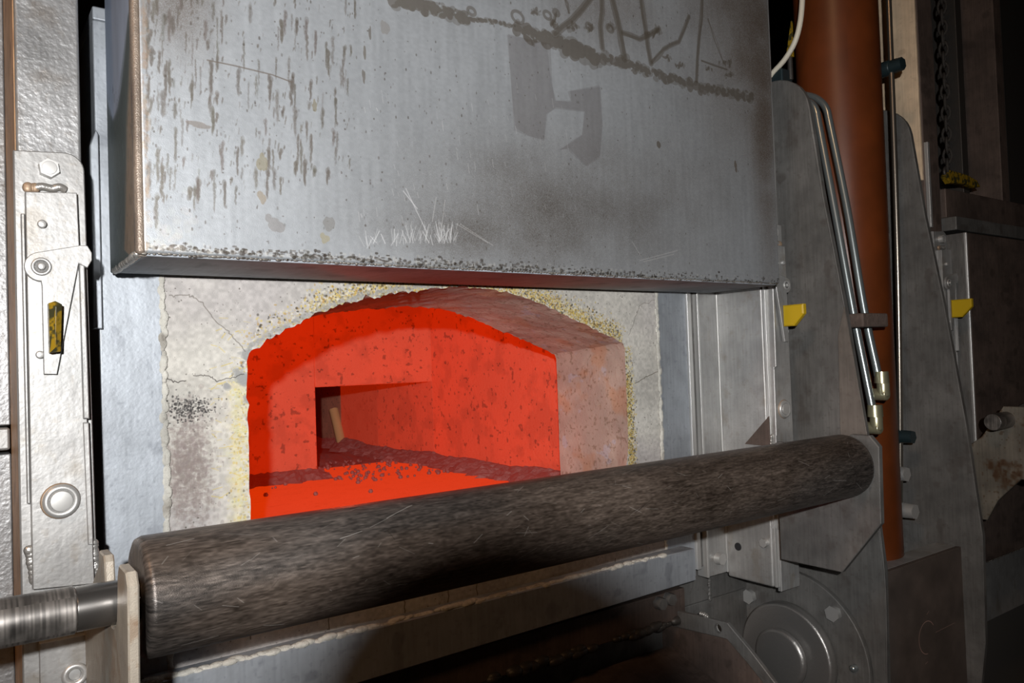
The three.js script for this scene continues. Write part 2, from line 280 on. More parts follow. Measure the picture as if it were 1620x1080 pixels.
// castable lining face round the arch, laid out in metres on the plane of the lining
const LIN = { x0: 0.193, x1: 0.996, y0: 0.855, y1: 1.43 };
const archFront = [[393, 560], [400, 552], [450, 522], [500, 498], [560, 476], [620, 463], [680, 457]].map((p) => atZ(p[0], p[1], 0));
archFront.push([0.605, 1.3585], ...[[800, 461], [850, 477], [900, 500], [950, 523], [988, 543]].map((p) => atZ(p[0], p[1], 0)));
const archCurve = new THREE.CatmullRomCurve3(archFront.map(([x, y]) => new THREE.Vector3(x, y, 0)));
const archPts = archCurve.getSpacedPoints(150).map((p) => [p.x, p.y]);
const SILL = 1.0, JL = 0.291, JR = 0.916;
const liningMap = canvasTex(2048, 1466, (ctx, w, h) => {
  const sx = w / (LIN.x1 - LIN.x0), sy = h / (LIN.y1 - LIN.y0);
  const T = (x, y) => [(x - LIN.x0) * sx, (LIN.y1 - y) * sy], D = (px, py) => T(...atZ(px, py, 0));
  noiseFill(ctx, w, h, (u, v) => {
    const k = 1 + 0.22 * (fbm(u, v, 8, 6) - 0.5) + 0.14 * (vnoise(u * 200, v * 150, 200, 150) - 0.5), g = smooth(0.46, 0.7, fbm(u + 0.2, v + 0.6, 4, 5));
    return [(188 - 20 * g) * k, (185 - 21 * g) * k, (178 - 16 * g) * k];
  });
  const dab = (x, y, rx, ry, c, a = 0) => { ctx.fillStyle = c; ctx.beginPath(); ctx.ellipse(x, y, rx, ry, a, 0, 7); ctx.fill(); };
  // grey worn patches and dark pores
  for (let i = 0; i < 2600; i++) { const [x, y] = D(300 + gauss() * 34, 740 + gauss() * 80); dab(x, y, range(1, 9), range(1, 9), `rgba(128,118,114,${range(0.05, 0.3)})`); }
  for (let i = 0; i < 300; i++) { const [x, y] = D(300 + gauss() * 34, 645 + gauss() * 18); dab(x, y, range(0.8, 4), range(0.8, 4), `rgba(52,50,50,${range(0.3, 0.9)})`); }
  for (let i = 0; i < 2600; i++) dab(rnd() * w, rnd() * h, range(0.6, 3), range(0.6, 3), `rgba(70,66,60,${range(0.15, 0.7)})`);
  // yellow and ochre salt crust along the arch and the jambs
  const crust = (x, y, nx, ny, n, reach, dark) => {
    for (let i = 0; i < n; i++) {
      const o = Math.abs(gauss()) * reach, [cx, cy] = T(x + nx * o + gauss() * 0.006, y + ny * o + gauss() * 0.006), q = rnd();
      dab(cx, cy, range(1, 5), range(1, 5), q < 0.36 ? `rgba(198,172,78,${range(0.15, 0.55)})` : q < 0.54 ? `rgba(164,122,44,${range(0.15, 0.55)})` : q < 0.8 ? `rgba(216,212,196,${range(0.2, 0.6)})` : `rgba(66,62,54,${range(0.2, dark)})`);
    }
  };
  for (let i = 2; i < archPts.length - 2; i += 1) {
    const a = archPts[i - 2], b = archPts[i + 2], l = Math.hypot(b[0] - a[0], b[1] - a[1]), t = i / archPts.length;
    crust(archPts[i][0], archPts[i][1], -(b[1] - a[1]) / l, (b[0] - a[0]) / l, t < 0.15 ? 14 : t < 0.5 ? 60 : 62, 0.021, 0.8);
  }
  for (let y = 1.0; y < 1.265; y += 0.004) { crust(JL, y, -1, 0, 9, 0.018, 0.4); crust(JR, y, 1, 0, y < 1.22 ? 62 : 22, 0.013, 0.9); }
  for (let i = 0; i < 900; i++) { const [x, y] = D(378 + gauss() * 14, range(600, 830)); dab(x, y, range(3, 14), range(3, 14), `rgba(206,196,136,${range(0.02, 0.07)})`); }
  for (let i = 0; i < 130; i++) { const [x, y] = D(range(330, 480), range(500, 800)); const a = range(-0.7, 0.7); ctx.strokeStyle = `rgba(196,168,70,${range(0.15, 0.5)})`; ctx.lineWidth = range(1.5, 4); ctx.beginPath(); ctx.moveTo(x, y); ctx.lineTo(x + range(10, 40) * Math.cos(a), y - range(10, 40) * Math.sin(a)); ctx.stroke(); }
  // loose grey mortar on the arris
  const mortar = (x, y, n, s) => { for (let i = 0; i < n; i++) { const [cx, cy] = T(x + gauss() * s, y + gauss() * s); dab(cx, cy, range(3, 12), range(3, 10), `rgba(150,150,148,${range(0.2, 0.6)})`); } };
  for (let i = 0; i < 68; i++) mortar(archPts[i][0], archPts[i][1] + 0.004, 3, 0.0025);
  for (const [px, py, n, s] of [[388, 600, 60, 0.006], [380, 592, 30, 0.006], [396, 632, 26, 0.005], [361, 611, 10, 0.003], [392, 560, 40, 0.006]]) { const [x, y] = atZ(px, py, 0); mortar(x, y, n, s); }
  // cracks
  const crack = (pts, wd, c) => { ctx.strokeStyle = c; ctx.lineWidth = wd; ctx.lineJoin = 'round'; ctx.beginPath(); pts.forEach((p, i) => { const q = D(...p); if (i) ctx.lineTo(...q); else ctx.moveTo(...q); }); ctx.stroke(); };
  const wob = (pts) => { const o = []; for (let i = 0; i < pts.length - 1; i++) for (let k = 0; k < 8; k++) { const t = k / 8; o.push([pts[i][0] + (pts[i + 1][0] - pts[i][0]) * t + gauss() * 1.7, pts[i][1] + (pts[i + 1][1] - pts[i][1]) * t + gauss() * 1.7]); } o.push(pts[pts.length - 1]); return o; };
  crack(wob([[268, 468], [300, 466], [318, 475], [345, 508], [372, 534], [390, 556]]), 3, 'rgba(104,98,92,0.6)');
  crack(wob([[264, 598], [276, 604], [296, 602]]), 2.2, 'rgba(50,46,44,0.85)'); crack(wob([[306, 594], [330, 594], [344, 602], [372, 596], [388, 592]]), 2, 'rgba(60,56,52,0.8)');
  crack(wob([[1008, 606], [1024, 596], [1046, 586]]), 2.4, 'rgba(84,76,64,0.9)'); crack(wob([[998, 530], [1008, 500], [1016, 482]]), 1.8, 'rgba(104,98,90,0.8)'); crack(wob([[1016, 482], [1040, 474]]), 2, 'rgba(104,98,90,0.6)');
  for (const px of [395, 520, 640, 710, 756, 975]) crack(wob([[px, 1000 - px * 0.12], [px + 3, 1060 - px * 0.12]]), 4, 'rgba(80,72,60,0.7)');
});
M.lining = std({ map: liningMap, roughness: 0.9, bumpMap: grit, bumpScale: 0.0008 });
M.reveal = std({ map: dataTex(1024, 1024, (u, v) => {
  const n = fbm(u, v, 8, 6) - 0.5, sp = 0.8 * smooth(0.62, 0.78, fbm(u + 0.3, v, 64, 3)), rust = smooth(0.5, 0.7, fbm(u + 0.6, v + 0.2, 8, 5)), gl = smooth(0.68, 0.74, fbm(u + 0.1, v + 0.8, 16, 5));
  const k = 1 + 0.3 * n;
  return [(172 - 34 * sp + 2 * rust) * k, (156 - 36 * sp - 12 * rust + 10 * gl) * k, (143 - 40 * sp - 22 * rust + 24 * gl) * k];
}, 0.35), roughness: 0.9, bumpMap: grit, bumpScale: 0.0012 });
M.seam = std({ map: paintTex([188, 186, 178], 0.3, 0.5, [120, 114, 106], 0.45), roughness: 0.9, bumpMap: grit, bumpScale: 0.001 });
// hot castable inside: glows red, the crust spots on it are cooler
const spots = (u, v) => 1 - 0.45 * smooth(0.68, 0.8, fbm(u + 0.15, v + 0.4, 64, 3)) - 0.14 * smooth(0.5, 0.7, fbm(u + 0.7, v + 0.3, 16, 5));
const hotGlow = dataTex(1024, 1024, (u, v) => { const k = 235 * Math.sqrt(clamp(spots(u, v) * (0.9 + 0.3 * (fbm(u, v, 4, 4) - 0.5)))); return [k, k, k]; }, 0.6);
const hotColor = dataTex(1024, 1024, (u, v) => { const k = 0.5 + 0.5 * spots(u, v); return [200 * k, 132 * k, 105 * k]; }, 0.6);
M.hot = std({ map: hotColor, color: new THREE.Color(0.5, 0.45, 0.45), roughness: 0.95, emissive: new THREE.Color(1, 0.036, 0.002), emissiveMap: hotGlow, emissiveIntensity: GLOW, bumpMap: grit, bumpScale: 0.002 });
M.hearth = std({ map: hotColor, color: new THREE.Color(0.25, 0.2, 0.2), roughness: 0.9, emissive: new THREE.Color(1, 0.05, 0.002), emissiveIntensity: GLOW * 1.12, bumpMap: grit, bumpScale: 0.003 });
M.warm = std({ map: hotColor, color: new THREE.Color(0.55, 0.5, 0.5), roughness: 0.95, emissive: new THREE.Color(1, 0.036, 0.002), emissiveIntensity: GLOW * 0.45, bumpMap: grit, bumpScale: 0.002 });
M.hotter = std({ map: hotColor, color: new THREE.Color(0.55, 0.5, 0.5), roughness: 0.95, emissive: new THREE.Color(1, 0.036, 0.002), emissiveIntensity: GLOW * 0.78, emissiveMap: hotGlow, bumpMap: grit, bumpScale: 0.002 });
M.cool = std({ map: hotColor, roughness: 0.95, bumpMap: grit, bumpScale: 0.002 });
M.dross = std({ color: new THREE.Color(0.20, 0.12, 0.11), roughness: 0.6, metalness: 0.2, emissive: new THREE.Color(1, 0.02, 0.0), emissiveIntensity: GLOW * 0.12, bumpMap: grit, bumpScale: 0.002 });

// ---------------------------------------------------------------- the hall
structure('floor', box(-4, 7, -0.1, 0, -5, 5), M.floor, 'dark concrete floor of the foundry hall', 'floor');
structure('ceiling', box(-4.1, 7.1, 4.6, 4.7, -5.1, 5.1), M.hall, 'dark ceiling of the foundry hall', 'ceiling');
structure('wall_left', box(-4.1, -4, 0, 4.6, -5, 5), M.hall, 'dark side wall of the foundry hall', 'wall');
structure('wall_right', box(7, 7.1, 0, 4.6, -5, 5), M.hall, 'dark far side wall of the foundry hall', 'wall');
structure('wall_back', box(-4, 7, 0, 4.6, -5.1, -5), M.hall, 'dark wall behind the furnaces', 'wall');
structure('wall_front', box(-4, 7, 0, 4.6, 5, 5.1), M.hall, 'dark wall of the hall facing the furnaces', 'wall');

// ---------------------------------------------------------------- furnaces
const planarUV = (g, b) => { const p = g.attributes.position, u = g.attributes.uv; for (let i = 0; i < p.count; i++) u.setXY(i, (p.getX(i) - b.x0) / (b.x1 - b.x0), (p.getY(i) - b.y0) / (b.y1 - b.y0)); return g; };
const rect = (x0, x1, y0, y1) => [[x0, y0], [x1, y0], [x1, y1], [x0, y1]];
const PITCH = 1.61;

const furnace = thing('furnace', 'open furnace with red glowing arched mouth in pale crusted lining', 'furnace');
{
  const F = furnace;
  part('front_frame', [box(0.132, 0.196, 0.86, 1.64, -0.03, 0), box(0.993, 1.064, 0.86, 1.64, -0.03, 0), box(0.19, 1.0, 1.425, 1.64, -0.03, 0)], M.jacket, F);
  part('frame_side', box(0.1325, 0.14, 0.6, 1.64, -0.95, -0.03), M.jacket, F);
  part('frame_side', box(1.072, 1.08, 0.6, 1.64, -1.9, -0.062), M.grey, F);
  part('rear_casing', [box(0.14, 0.6, 0.6, 1.64, -0.95, -0.93), box(0.58, 0.6, 0.6, 1.64, -1.9, -0.93), box(0.58, 1.08, 0.6, 1.64, -1.9, -1.88)], M.grey, F);
  part('frame_top', box(0.132, 1.08, 1.64, 1.655, -1.9, 0.0), M.jacket, F);
  part('frame_lug', slabZ([[0.1255, 1.30], [0.134, 1.30], [0.134, 1.51], [0.1315, 1.515], [0.1255, 1.497]], -0.02, 0.012, 0.001), M.jacket, F);
  // lining face with a chipped arch
  const hole = [];
  const jag = (i, a) => (vnoise(i * 3.7, 3.3) - 0.5) * a * 0.8 + (vnoise(i * 0.83, 21.7) - 0.5) * a + (vnoise(i * 0.31, 8.1) - 0.5) * a;
  for (let i = 0; i <= 30; i++) hole.push([JL + jag(i, i < 22 ? 0.002 : 0.005), SILL + (archPts[0][1] - SILL) * i / 31]);
  archPts.forEach(([x, y], i) => { const t = i / archPts.length, a = t < 0.42 ? 0.0055 : 0.003; hole.push([x + (t < 0.04 ? 0.002 : 0), y + jag(i * 1.3 + 50, a)]); });
  for (let i = 1; i <= 30; i++) hole.push([JR + jag(i * 1.1 + 200, 0.0022) - (i > 16 ? 0.012 * smooth(16, 30, i) : 0), archPts[archPts.length - 1][1] + (SILL - archPts[archPts.length - 1][1]) * i / 30]);
  const smoothHole = [];
  for (let i = 0; i <= 30; i++) smoothHole.push([JL, SILL + (archPts[0][1] - SILL) * i / 31]);
  archPts.forEach(([x, y]) => smoothHole.push([x, y]));
  for (let i = 1; i <= 30; i++) smoothHole.push([JR, archPts[archPts.length - 1][1] + (SILL - archPts[archPts.length - 1][1]) * i / 30]);
  const face = new THREE.ShapeGeometry(shapeOf(rect(0.193, 0.996, 0.862, 1.43), [hole])).toNonIndexed(); face.translate(0, 0, -0.004);
  part('lining_face', planarUV(face, LIN), M.lining, F);
  const pos = [], uvs = [], idx = [], rows = 16, cols = hole.length; let run = 0;
  for (let c = 0; c < cols; c++) {
    if (c) run += Math.hypot(smoothHole[c][0] - smoothHole[c - 1][0], smoothHole[c][1] - smoothHole[c - 1][1]);
    for (let r = 0; r <= rows; r++) {
      const t = r / rows, z = -0.004 - 0.183 * t, k = smooth(0, 0.12, t), [hx, hy] = hole[c], [qx, qy] = smoothHole[c];
      const y = qy - 0.013 * t * smooth(1.1, 1.27, qy), wob = r === 0 || r === rows ? (r ? 0.6 : 0) : 1, back = r === rows ? (vnoise(run * 180, 4.4) - 0.5) * 0.006 : 0;
      pos.push(hx + (qx - hx) * k + wob * 0.0022 * (vnoise(run * 55, z * 60 + 40) - 0.5), hy + (y - hy) * k + wob * 0.0024 * (vnoise(run * 60 + 9, z * 70 + 90) - 0.5) + back, z);
      uvs.push(run, z);
      if (c && r) { const a = (c - 1) * (rows + 1) + r - 1, b = a + rows + 1; idx.push(a, b, a + 1, b, b + 1, a + 1); }
    }
  }
  const rv = new THREE.BufferGeometry(); rv.setAttribute('position', new THREE.Float32BufferAttribute(pos, 3)); rv.setAttribute('uv', new THREE.Float32BufferAttribute(uvs, 2)); rv.setIndex(idx); rv.computeVertexNormals();
  part('mouth_reveal', rv, M.reveal, F);
  // body of the lining behind its face
  part('lining_body', [box(0.15, 0.276, 0.862, 1.6, -0.187, -0.03, 0.001), box(0.931, 1.07, 0.862, 1.6, -0.187, -0.03, 0.001), box(0.276, 0.931, 1.376, 1.6, -0.187, -0.03, 0.001)], M.reveal, F);
  part('arch_back', metreUV(new THREE.ShapeGeometry(shapeOf(rect(0.27, 0.94, 1.0, 1.4), [smoothHole.map(([x, y]) => [x, y - 0.012 * smooth(1.1, 1.27, y)])])).translate(0, 0, -0.1865)), M.reveal, F);
  // mortar seam between jacket and lining
  const seam = (x, y0, y1) => { const gs = []; for (let y = y0; y < y1; y += 0.006) gs.push(metreUV(new THREE.IcosahedronGeometry(range(0.003, 0.0055), 1).scale(0.9, 1.4, 0.5).translate(x + gauss() * 0.0016, y, -0.001))); return mergeGeometries(gs); };
  part('mortar_seam', seam(0.1965, 0.87, 1.42), M.seam, F);
  part('mortar_seam', seam(0.9925, 0.87, 1.42), M.seam, F);
  // hot chamber behind the mouth, and the passage that leaves it
  part('glowing_wall', box(1.0, 1.07, 0.95, 1.55, -0.8, -0.187, 0.001), M.hot, F);
  part('glowing_wall', box(0.15, 0.69, 0.95, 1.55, -0.9, -0.8, 0.004), M.hot, F);
  part('glowing_lintel', box(0.69, 1.07, 1.205, 1.55, -0.9, -0.8, 0.004), M.hot, F);
  part('glowing_wall', box(0.15, 0.2, 0.95, 1.55, -0.8, -0.187, 0.001), M.hot, F);
  part('glowing_roof', box(0.15, 1.07, 1.48, 1.56, -0.9, -0.187, 0.001), M.hot, F);
  part('hearth', box(0.15, 1.07, 0.9, SILL, -0.92, -0.188, 0.001), M.hearth, F);
  part('mouth_sill', box(0.27, 0.94, 0.87, SILL, -0.188, -0.006, 0.001), M.reveal, F);
  part('base_plate', box(0.14, 1.07, 0.84, 0.9, -0.95, -0.05, 0.001), M.grey, F);
  part('passage_wall', box(1.0, 1.07, 0.95, 1.3, -1.12, -0.8, 0.0005), M.hotter, F);
  part('passage_wall', box(1.0, 1.07, 0.95, 1.3, -1.38, -1.12, 0.0005), M.warm, F);
  part('passage_wall', box(1.0, 1.07, 0.95, 1.3, -1.75, -1.38, 0.0005), M.cool, F);
  part('passage_wall', box(0.62, 0.69, 0.95, 1.3, -1.75, -0.9, 0.001), M.cool, F);
  part('passage_roof', box(0.62, 1.07, 1.205, 1.3, -1.75, -0.9, 0.001), M.cool, F);
  part('passage_floor', box(0.62, 1.07, 0.9, 0.985, -1.75, -0.92, 0.001), M.dross, F);
  part('passage_end', box(0.62, 1.07, 0.9, 1.3, -1.8, -1.75, 0.001), M.grey, F);
  part('lining_chip', tube([[528, 648], [533, 668], [538, 690], [543, 712]].map(([px, py]) => { const [z, y] = atX(px, py, 0.992); return [0.992, y, z]; }), 0.016, 7), std({ color: new THREE.Color(0.55, 0.32, 0.14), roughness: 0.9 }), F);
  // dross banked along the foot of the walls
  const bank = (u0, u1, du, n, place, w, hgt, seed) => {
    const p = [], id = [], m = 12;
    for (let i = 0; i <= n; i++) for (let k = 0; k <= m; k++) {
      const u = u0 + (u1 - u0) * i / n, d = w * (0.75 + 0.7 * vnoise(u * 14 + seed, 2.2) + 0.5 * (vnoise(u * 47 + seed, 5.1) - 0.5)) * k / m, t = 1 - k / m;
      const hh = hgt * (0.55 + 0.9 * vnoise(u * 11 + seed, 7.7)) * Math.pow(t, 0.8) + (k && k < m ? 0.010 * (vnoise(u * 75 + seed, d * 90) - 0.4) + 0.006 * (vnoise(u * 190, d * 200 + seed) - 0.5) : 0);
      p.push(...place(u, d, SILL - 0.002 + Math.max(hh, k === m ? -0.002 : 0.0005)));
      if (i && k) { const a = (i - 1) * (m + 1) + k - 1, b = a + m + 1; id.push(a, b, a + 1, b, b + 1, a + 1); }
    }
    const g = new THREE.BufferGeometry(); g.setAttribute('position', new THREE.Float32BufferAttribute(p, 3)); g.setIndex(id); const q = metreUV(g); q.computeVertexNormals(); return q;
  };
  const dross = part('dross_bank', [
    bank(-1.6, -0.19, 0, 150, (u, d, y) => [1.001 - d, y, u], 0.055, 0.024, 3),
    bank(0.2, 0.70, 0, 70, (u, d, y) => [u, y, -0.801 + d], 0.07, 0.022, 31),
    bank(0.69, 1.0, 0, 50, (u, d, y) => [u, y - 0.012, -1.2 + d * 3.2], 0.11, 0.024, 61),
    ...Array.from({ length: 150 }, () => { const a = rnd() < 0.85, z = a ? range(-1.0, -0.6) : -0.75 + Math.abs(gauss()) * 0.2, x = a ? range(0.7, 0.96) : range(0.3, 0.72); return metreUV(new THREE.IcosahedronGeometry(range(0.002, 0.006), 0).translate(x, SILL + 0.003, z)); }),
  ], M.dross, F); dross.userData.kind = 'stuff';
  // sill plate below the mouth with a crusted upper lip, lower strip and apron
  part('sill_plate', slabZ([[0.165, 0.853], [1.03, 0.866], [1.028, 0.920], [0.168, 0.919]], 0.0, 0.03, 0.0015), M.jacket, F);
  const lip = []; for (let x = 0.17; x < 0.96; x += 0.007) lip.push(metreUV(new THREE.IcosahedronGeometry(range(0.004, 0.008), 1).scale(1.5, 0.6, 0.8).translate(x, 0.9195 + gauss() * 0.0012, 0.024 + gauss() * 0.002)));
  part('crusted_lip', lip, M.seam, F);
  part('lower_strip', box(0.15, 1.02, 0.80, 0.852, -0.04, 0.012), M.brown, F);
  const clumps = []; for (let i = 0; i < 110; i++) clumps.push(metreUV(new THREE.IcosahedronGeometry(range(0.003, 0.011), 1).scale(1.4, 0.8, 0.9).translate(0.2 + 0.8 * Math.pow(rnd(), 0.7), 0.801 + gauss() * 0.004, 0.012 + gauss() * 0.003)));
  const cl = part('dross_crumbs', clumps, M.darkIron, F); cl.userData.kind = 'stuff';
  part('apron', box(0.13, 1.236, 0.30, 0.80, -0.06, -0.03), M.grey, F);
  part('apron', box(1.0, 1.236, 0.80, 0.87, -0.06, -0.03), M.grey, F);
  part('weld_bead', bead([1.13, 0.80, -0.028], [1.13, 0.86, -0.028], 0.004, 24), M.grey, F);
  // flat bar and angle beside the lining
  part('edge_bar', box(1.064, 1.074, 0.872, 1.64, -0.03, 0.004, 0.001), M.bolt, F);
  part('edge_recess', box(1.0735, 1.0905, 0.872, 1.64, -0.03, -0.006, 0.001), M.grey, F);
  part('base_skirt', box(0.13, 1.24, 0.0, 0.30, -0.06, -0.03), M.grey, F);
  for (const [px, py] of [[1055, 942], [1040, 949]]) { const [x, y] = atZ(px, py, 0.012); part('hex_bolt', hexHead('z', 0.019, 0.014, [x, y - 0.004, 0.012]), M.grey, F); }
  const glowLight = new THREE.PointLight(new THREE.Color(1, 0.08, 0.02), 0.05, 3); glowLight.position.set(0.6, 1.2, -0.45); glowLight.castShadow = true; F.add(glowLight);
}

// second furnace, shut, further along the row
const furnace2 = thing('furnace', 'second furnace farther along the row with its door shut', 'furnace');
{
  const F = furnace2, x = PITCH;
  part('front_frame', box(0.132 + x, 1.064 + x, 0.84, 1.64, -0.03, 0), M.jacket, F);
  part('frame_side', box(0.1325 + x, 0.14 + x, 0.55, 1.64, -0.5, -0.03), M.jacket, F);
  part('sill_plate', box(0.165 + x, 1.06 + x, 0.61, 0.785, 0.0, 0.09), M.plate, F);
  part('apron', box(0.2 + x, 1.04 + x, 0.0, 0.6, -0.09, -0.05), M.hall, F);
  part('shell_top', box(0.132 + x, 1.064 + x, 1.64, 1.7, -0.6, 0.0), M.brown, F);
}

// ---------------------------------------------------------------- doors
function makeDoor(label, faceMat, plain) {
  const o = thing('furnace_door', label, 'door', 'lifting furnace doors'), d = DOOR;
  const sideTex = plain || o0Side();
  part('side_skin', planarUVx(slabX([[d.z0, d.y0], [d.z1 - 0.006, d.y0], [d.z1 - 0.006, d.y1], [d.z0, d.y1]], d.x0, d.x0 + 0.01, 0.001), d), sideTex, o);
  part('side_skin', box(d.x1 - 0.01, d.x1, d.y0, d.y1, d.z0, d.z1 - 0.004), M.grey, o);
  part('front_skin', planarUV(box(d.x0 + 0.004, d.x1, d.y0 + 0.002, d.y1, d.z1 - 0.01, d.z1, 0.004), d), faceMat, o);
  part('bottom_plate', box(d.x0 + 0.008, d.x1 - 0.006, d.y0, d.y0 + 0.01, d.z0, d.z1 - 0.004), M.underside, o);
  part('back_plate', box(d.x0 + 0.005, d.x1 - 0.005, d.y0 + 0.005, d.y1 - 0.005, d.z0 - 0.002, d.z0 + 0.008), M.grey, o);
  part('top_plate', box(d.x0 + 0.005, d.x1 - 0.005, d.y1 - 0.01, d.y1, d.z0, d.z1 - 0.004), M.grey, o);
  part('worn_edge', box(d.x0 - 0.001, d.x0 + 0.008, d.y0 + 0.001, d.y1, d.z1 - 0.012, d.z1 + 0.0005, 0.004), M.doorRim, o);
  const rim = []; for (let x = d.x0 + 0.006; x < d.x1 - 0.01; x += 0.0045) rim.push(metreUV(new THREE.SphereGeometry(range(0.0010, 0.0020), 6, 5).scale(range(1, 2.4), 0.8, 0.8).translate(x, d.y0 + 0.0022 + gauss() * 0.0006, d.z1 - 0.0022)));
  part('weld_bead', mergeGeometries(rim), M.rimWeld, o);
  part('weld_bead', bead([d.x0 + 0.0015, d.y0 + 0.002, d.z1 - 0.008], [d.x0 + 0.003, d.y0 + 0.001, d.z0 + 0.01], 0.0035, 30, 1), M.weld, o);
  return o;
}
function planarUVx(g, b) { const p = g.attributes.position, u = g.attributes.uv; for (let i = 0; i < p.count; i++) u.setXY(i, (p.getZ(i) - b.z0) / (b.z1 - b.z0), (p.getY(i) - b.y0) / (b.y1 - b.y0)); return g; }
let sideMat;
function o0Side() {
  if (sideMat) return sideMat;
  const t = canvasTex(256, 1024, (ctx, w, h) => {
    noiseFill(ctx, w, h, (u, v) => { const k = 1 + 0.1 * (fbm(u, v, 16, 4) - 0.5); return [150 * k, 162 * k, 182 * k]; });
    const T = (px, py) => { const [z, y] = atX(px, py, DOOR.x0); return [(z - DOOR.z0) / (DOOR.z1 - DOOR.z0) * w, (DOOR.y1 - y) / (DOOR.y1 - DOOR.y0) * h]; };
    const poly = (pts, c) => { ctx.fillStyle = c; ctx.beginPath(); pts.forEach((p, i) => { const q = T(...p); if (i) ctx.lineTo(...q); else ctx.moveTo(...q); }); ctx.fill(); };
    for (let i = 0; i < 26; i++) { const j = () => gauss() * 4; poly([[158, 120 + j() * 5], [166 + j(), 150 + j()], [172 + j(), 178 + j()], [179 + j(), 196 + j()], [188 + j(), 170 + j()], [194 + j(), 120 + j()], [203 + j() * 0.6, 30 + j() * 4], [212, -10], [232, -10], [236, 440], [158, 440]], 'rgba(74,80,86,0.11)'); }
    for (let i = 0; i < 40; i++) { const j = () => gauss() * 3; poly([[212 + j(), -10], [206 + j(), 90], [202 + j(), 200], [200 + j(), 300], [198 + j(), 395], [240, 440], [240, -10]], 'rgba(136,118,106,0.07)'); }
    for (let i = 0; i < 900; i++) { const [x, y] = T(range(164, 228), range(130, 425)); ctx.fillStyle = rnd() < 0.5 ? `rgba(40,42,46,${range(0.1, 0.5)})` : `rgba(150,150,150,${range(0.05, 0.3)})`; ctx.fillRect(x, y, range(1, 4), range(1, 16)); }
  });
  return (sideMat = std({ map: t, metalness: 0.2, roughness: 0.5 }));
}
M.underside = std({ map: jacketMap, metalness: 0.15, roughness: 0.7 });
M.rimWeld = std({ map: paintTex([120, 116, 110], 0.6, 0.8, [40, 36, 34], 0.75), metalness: 0.4, roughness: 0.5 });
makeDoor('raised silver furnace door with drip stains, scratches, brown grime and branching brown marks', M.doorFace);
const door2 = makeDoor('brown-grey lowered door of the second furnace with worn bright edge', M.brown, M.grey);
door2.position.set(PITCH + 0.002, -0.57, 0);
door2.remove(door2.children.find((c) => c.name === 'worn_edge'));
part('worn_edge', box(DOOR.x0 - 0.001, DOOR.x0 + 0.004, DOOR.y0 + 0.001, DOOR.y1, DOOR.z1 - 0.006, DOOR.z1 + 0.0005, 0.002), M.bolt, door2);

// ---------------------------------------------------------------- columns beside the doors
const colL = thing('support_column', 'orange-peel silver steel column carrying the plate with the latch lever', 'column', 'columns beside the doors');
part('post', box(0.0535, 0.1075, 0.0, 2.3, -0.05, 0.09, 0.003), M.column, colL);
part('post_side', box(0.0525, 0.0535, 0.0, 2.3, -0.05, 0.088, 0.0003), M.warmTan, colL);  // thin sheet whose colour carries the warm light on this side
const colB = thing('support_column', 'plain silver steel panel standing behind the latch column', 'column', 'columns beside the doors');
part('panel', box(-0.06, 0.0525, 1.2, 2.3, -0.08, -0.05, 0.002), M.column, colB);
part('panel', box(-0.06, 0.0525, 0.0, 1.17, -0.08, -0.05, 0.002), M.column, colB);
part('joint_block', box(-0.06, 0.0515, 1.174, 1.198, -0.08, -0.044, 0.003), M.plate, colB);
const colR = thing('support_column', 'smooth grey steel column between the glowing mouth and the gusset plate', 'column', 'columns beside the doors');
part('post', box(1.148, 1.207, 0.845, 2.1, 0.0, 0.098, 0.004), M.plate, colR);
part('angle_iron', box(1.094, 1.148, 0.853, 2.1, -0.02, 0.0, 0.001), M.plate, colR);
part('angle_edge', box(1.090, 1.095, 0.853, 2.1, -0.02, 0.004, 0.001), M.bolt, colR);
part('corner_weld', box(1.1445, 1.1485, 0.853, 2.1, 0.0, 0.003, 0.001), M.bolt, colR);
part('cover_strip', box(1.151, 1.161, 0.845, 2.1, 0.098, 0.103, 0.001), M.bolt, colR);
part('toe_plate', slabZ([[1.158, 0.838], [1.21, 0.838], [1.21, 1.05], [1.158, 1.05]], 0.099, 0.107, 0.0008), M.plate, colR);
{ const [x, y] = atZ(1145, 885, 0.0); part('hex_bolt', hexHead('z', 0.02, 0.012, [1.122, 0.882, 0]), M.bolt, colR); }
part('corner_gusset', slabX([[1178, 702], [1216, 658], [1218, 706]].map(([px, py]) => atX(px, py, 1.1465)).reverse(), 1.1465, 1.149, 0.0004), M.brown, colR);
part('bolt_hole', rod('x', 0.007, 1.1465, 1.1495, [0, 0.903, 0.026], 0.0002), M.black, colR);
part('hex_bolt', hexHead('x', 0.014, 0.012, [1.14, 0.92, 0.085]), M.bolt, colR);
const colR2 = thing('support_column', 'slim dark post of the second furnace beside the hanging chain', 'column', 'columns beside the doors');
part('post', box(1.672, 1.735, 0.0, 2.6, 0.0, 0.13, 0.003), M.brown, colR2);
part('cover_strip', box(1.672, 1.68, 1.50, 1.68, 0.13, 0.138, 0.001), M.bolt, colR2);

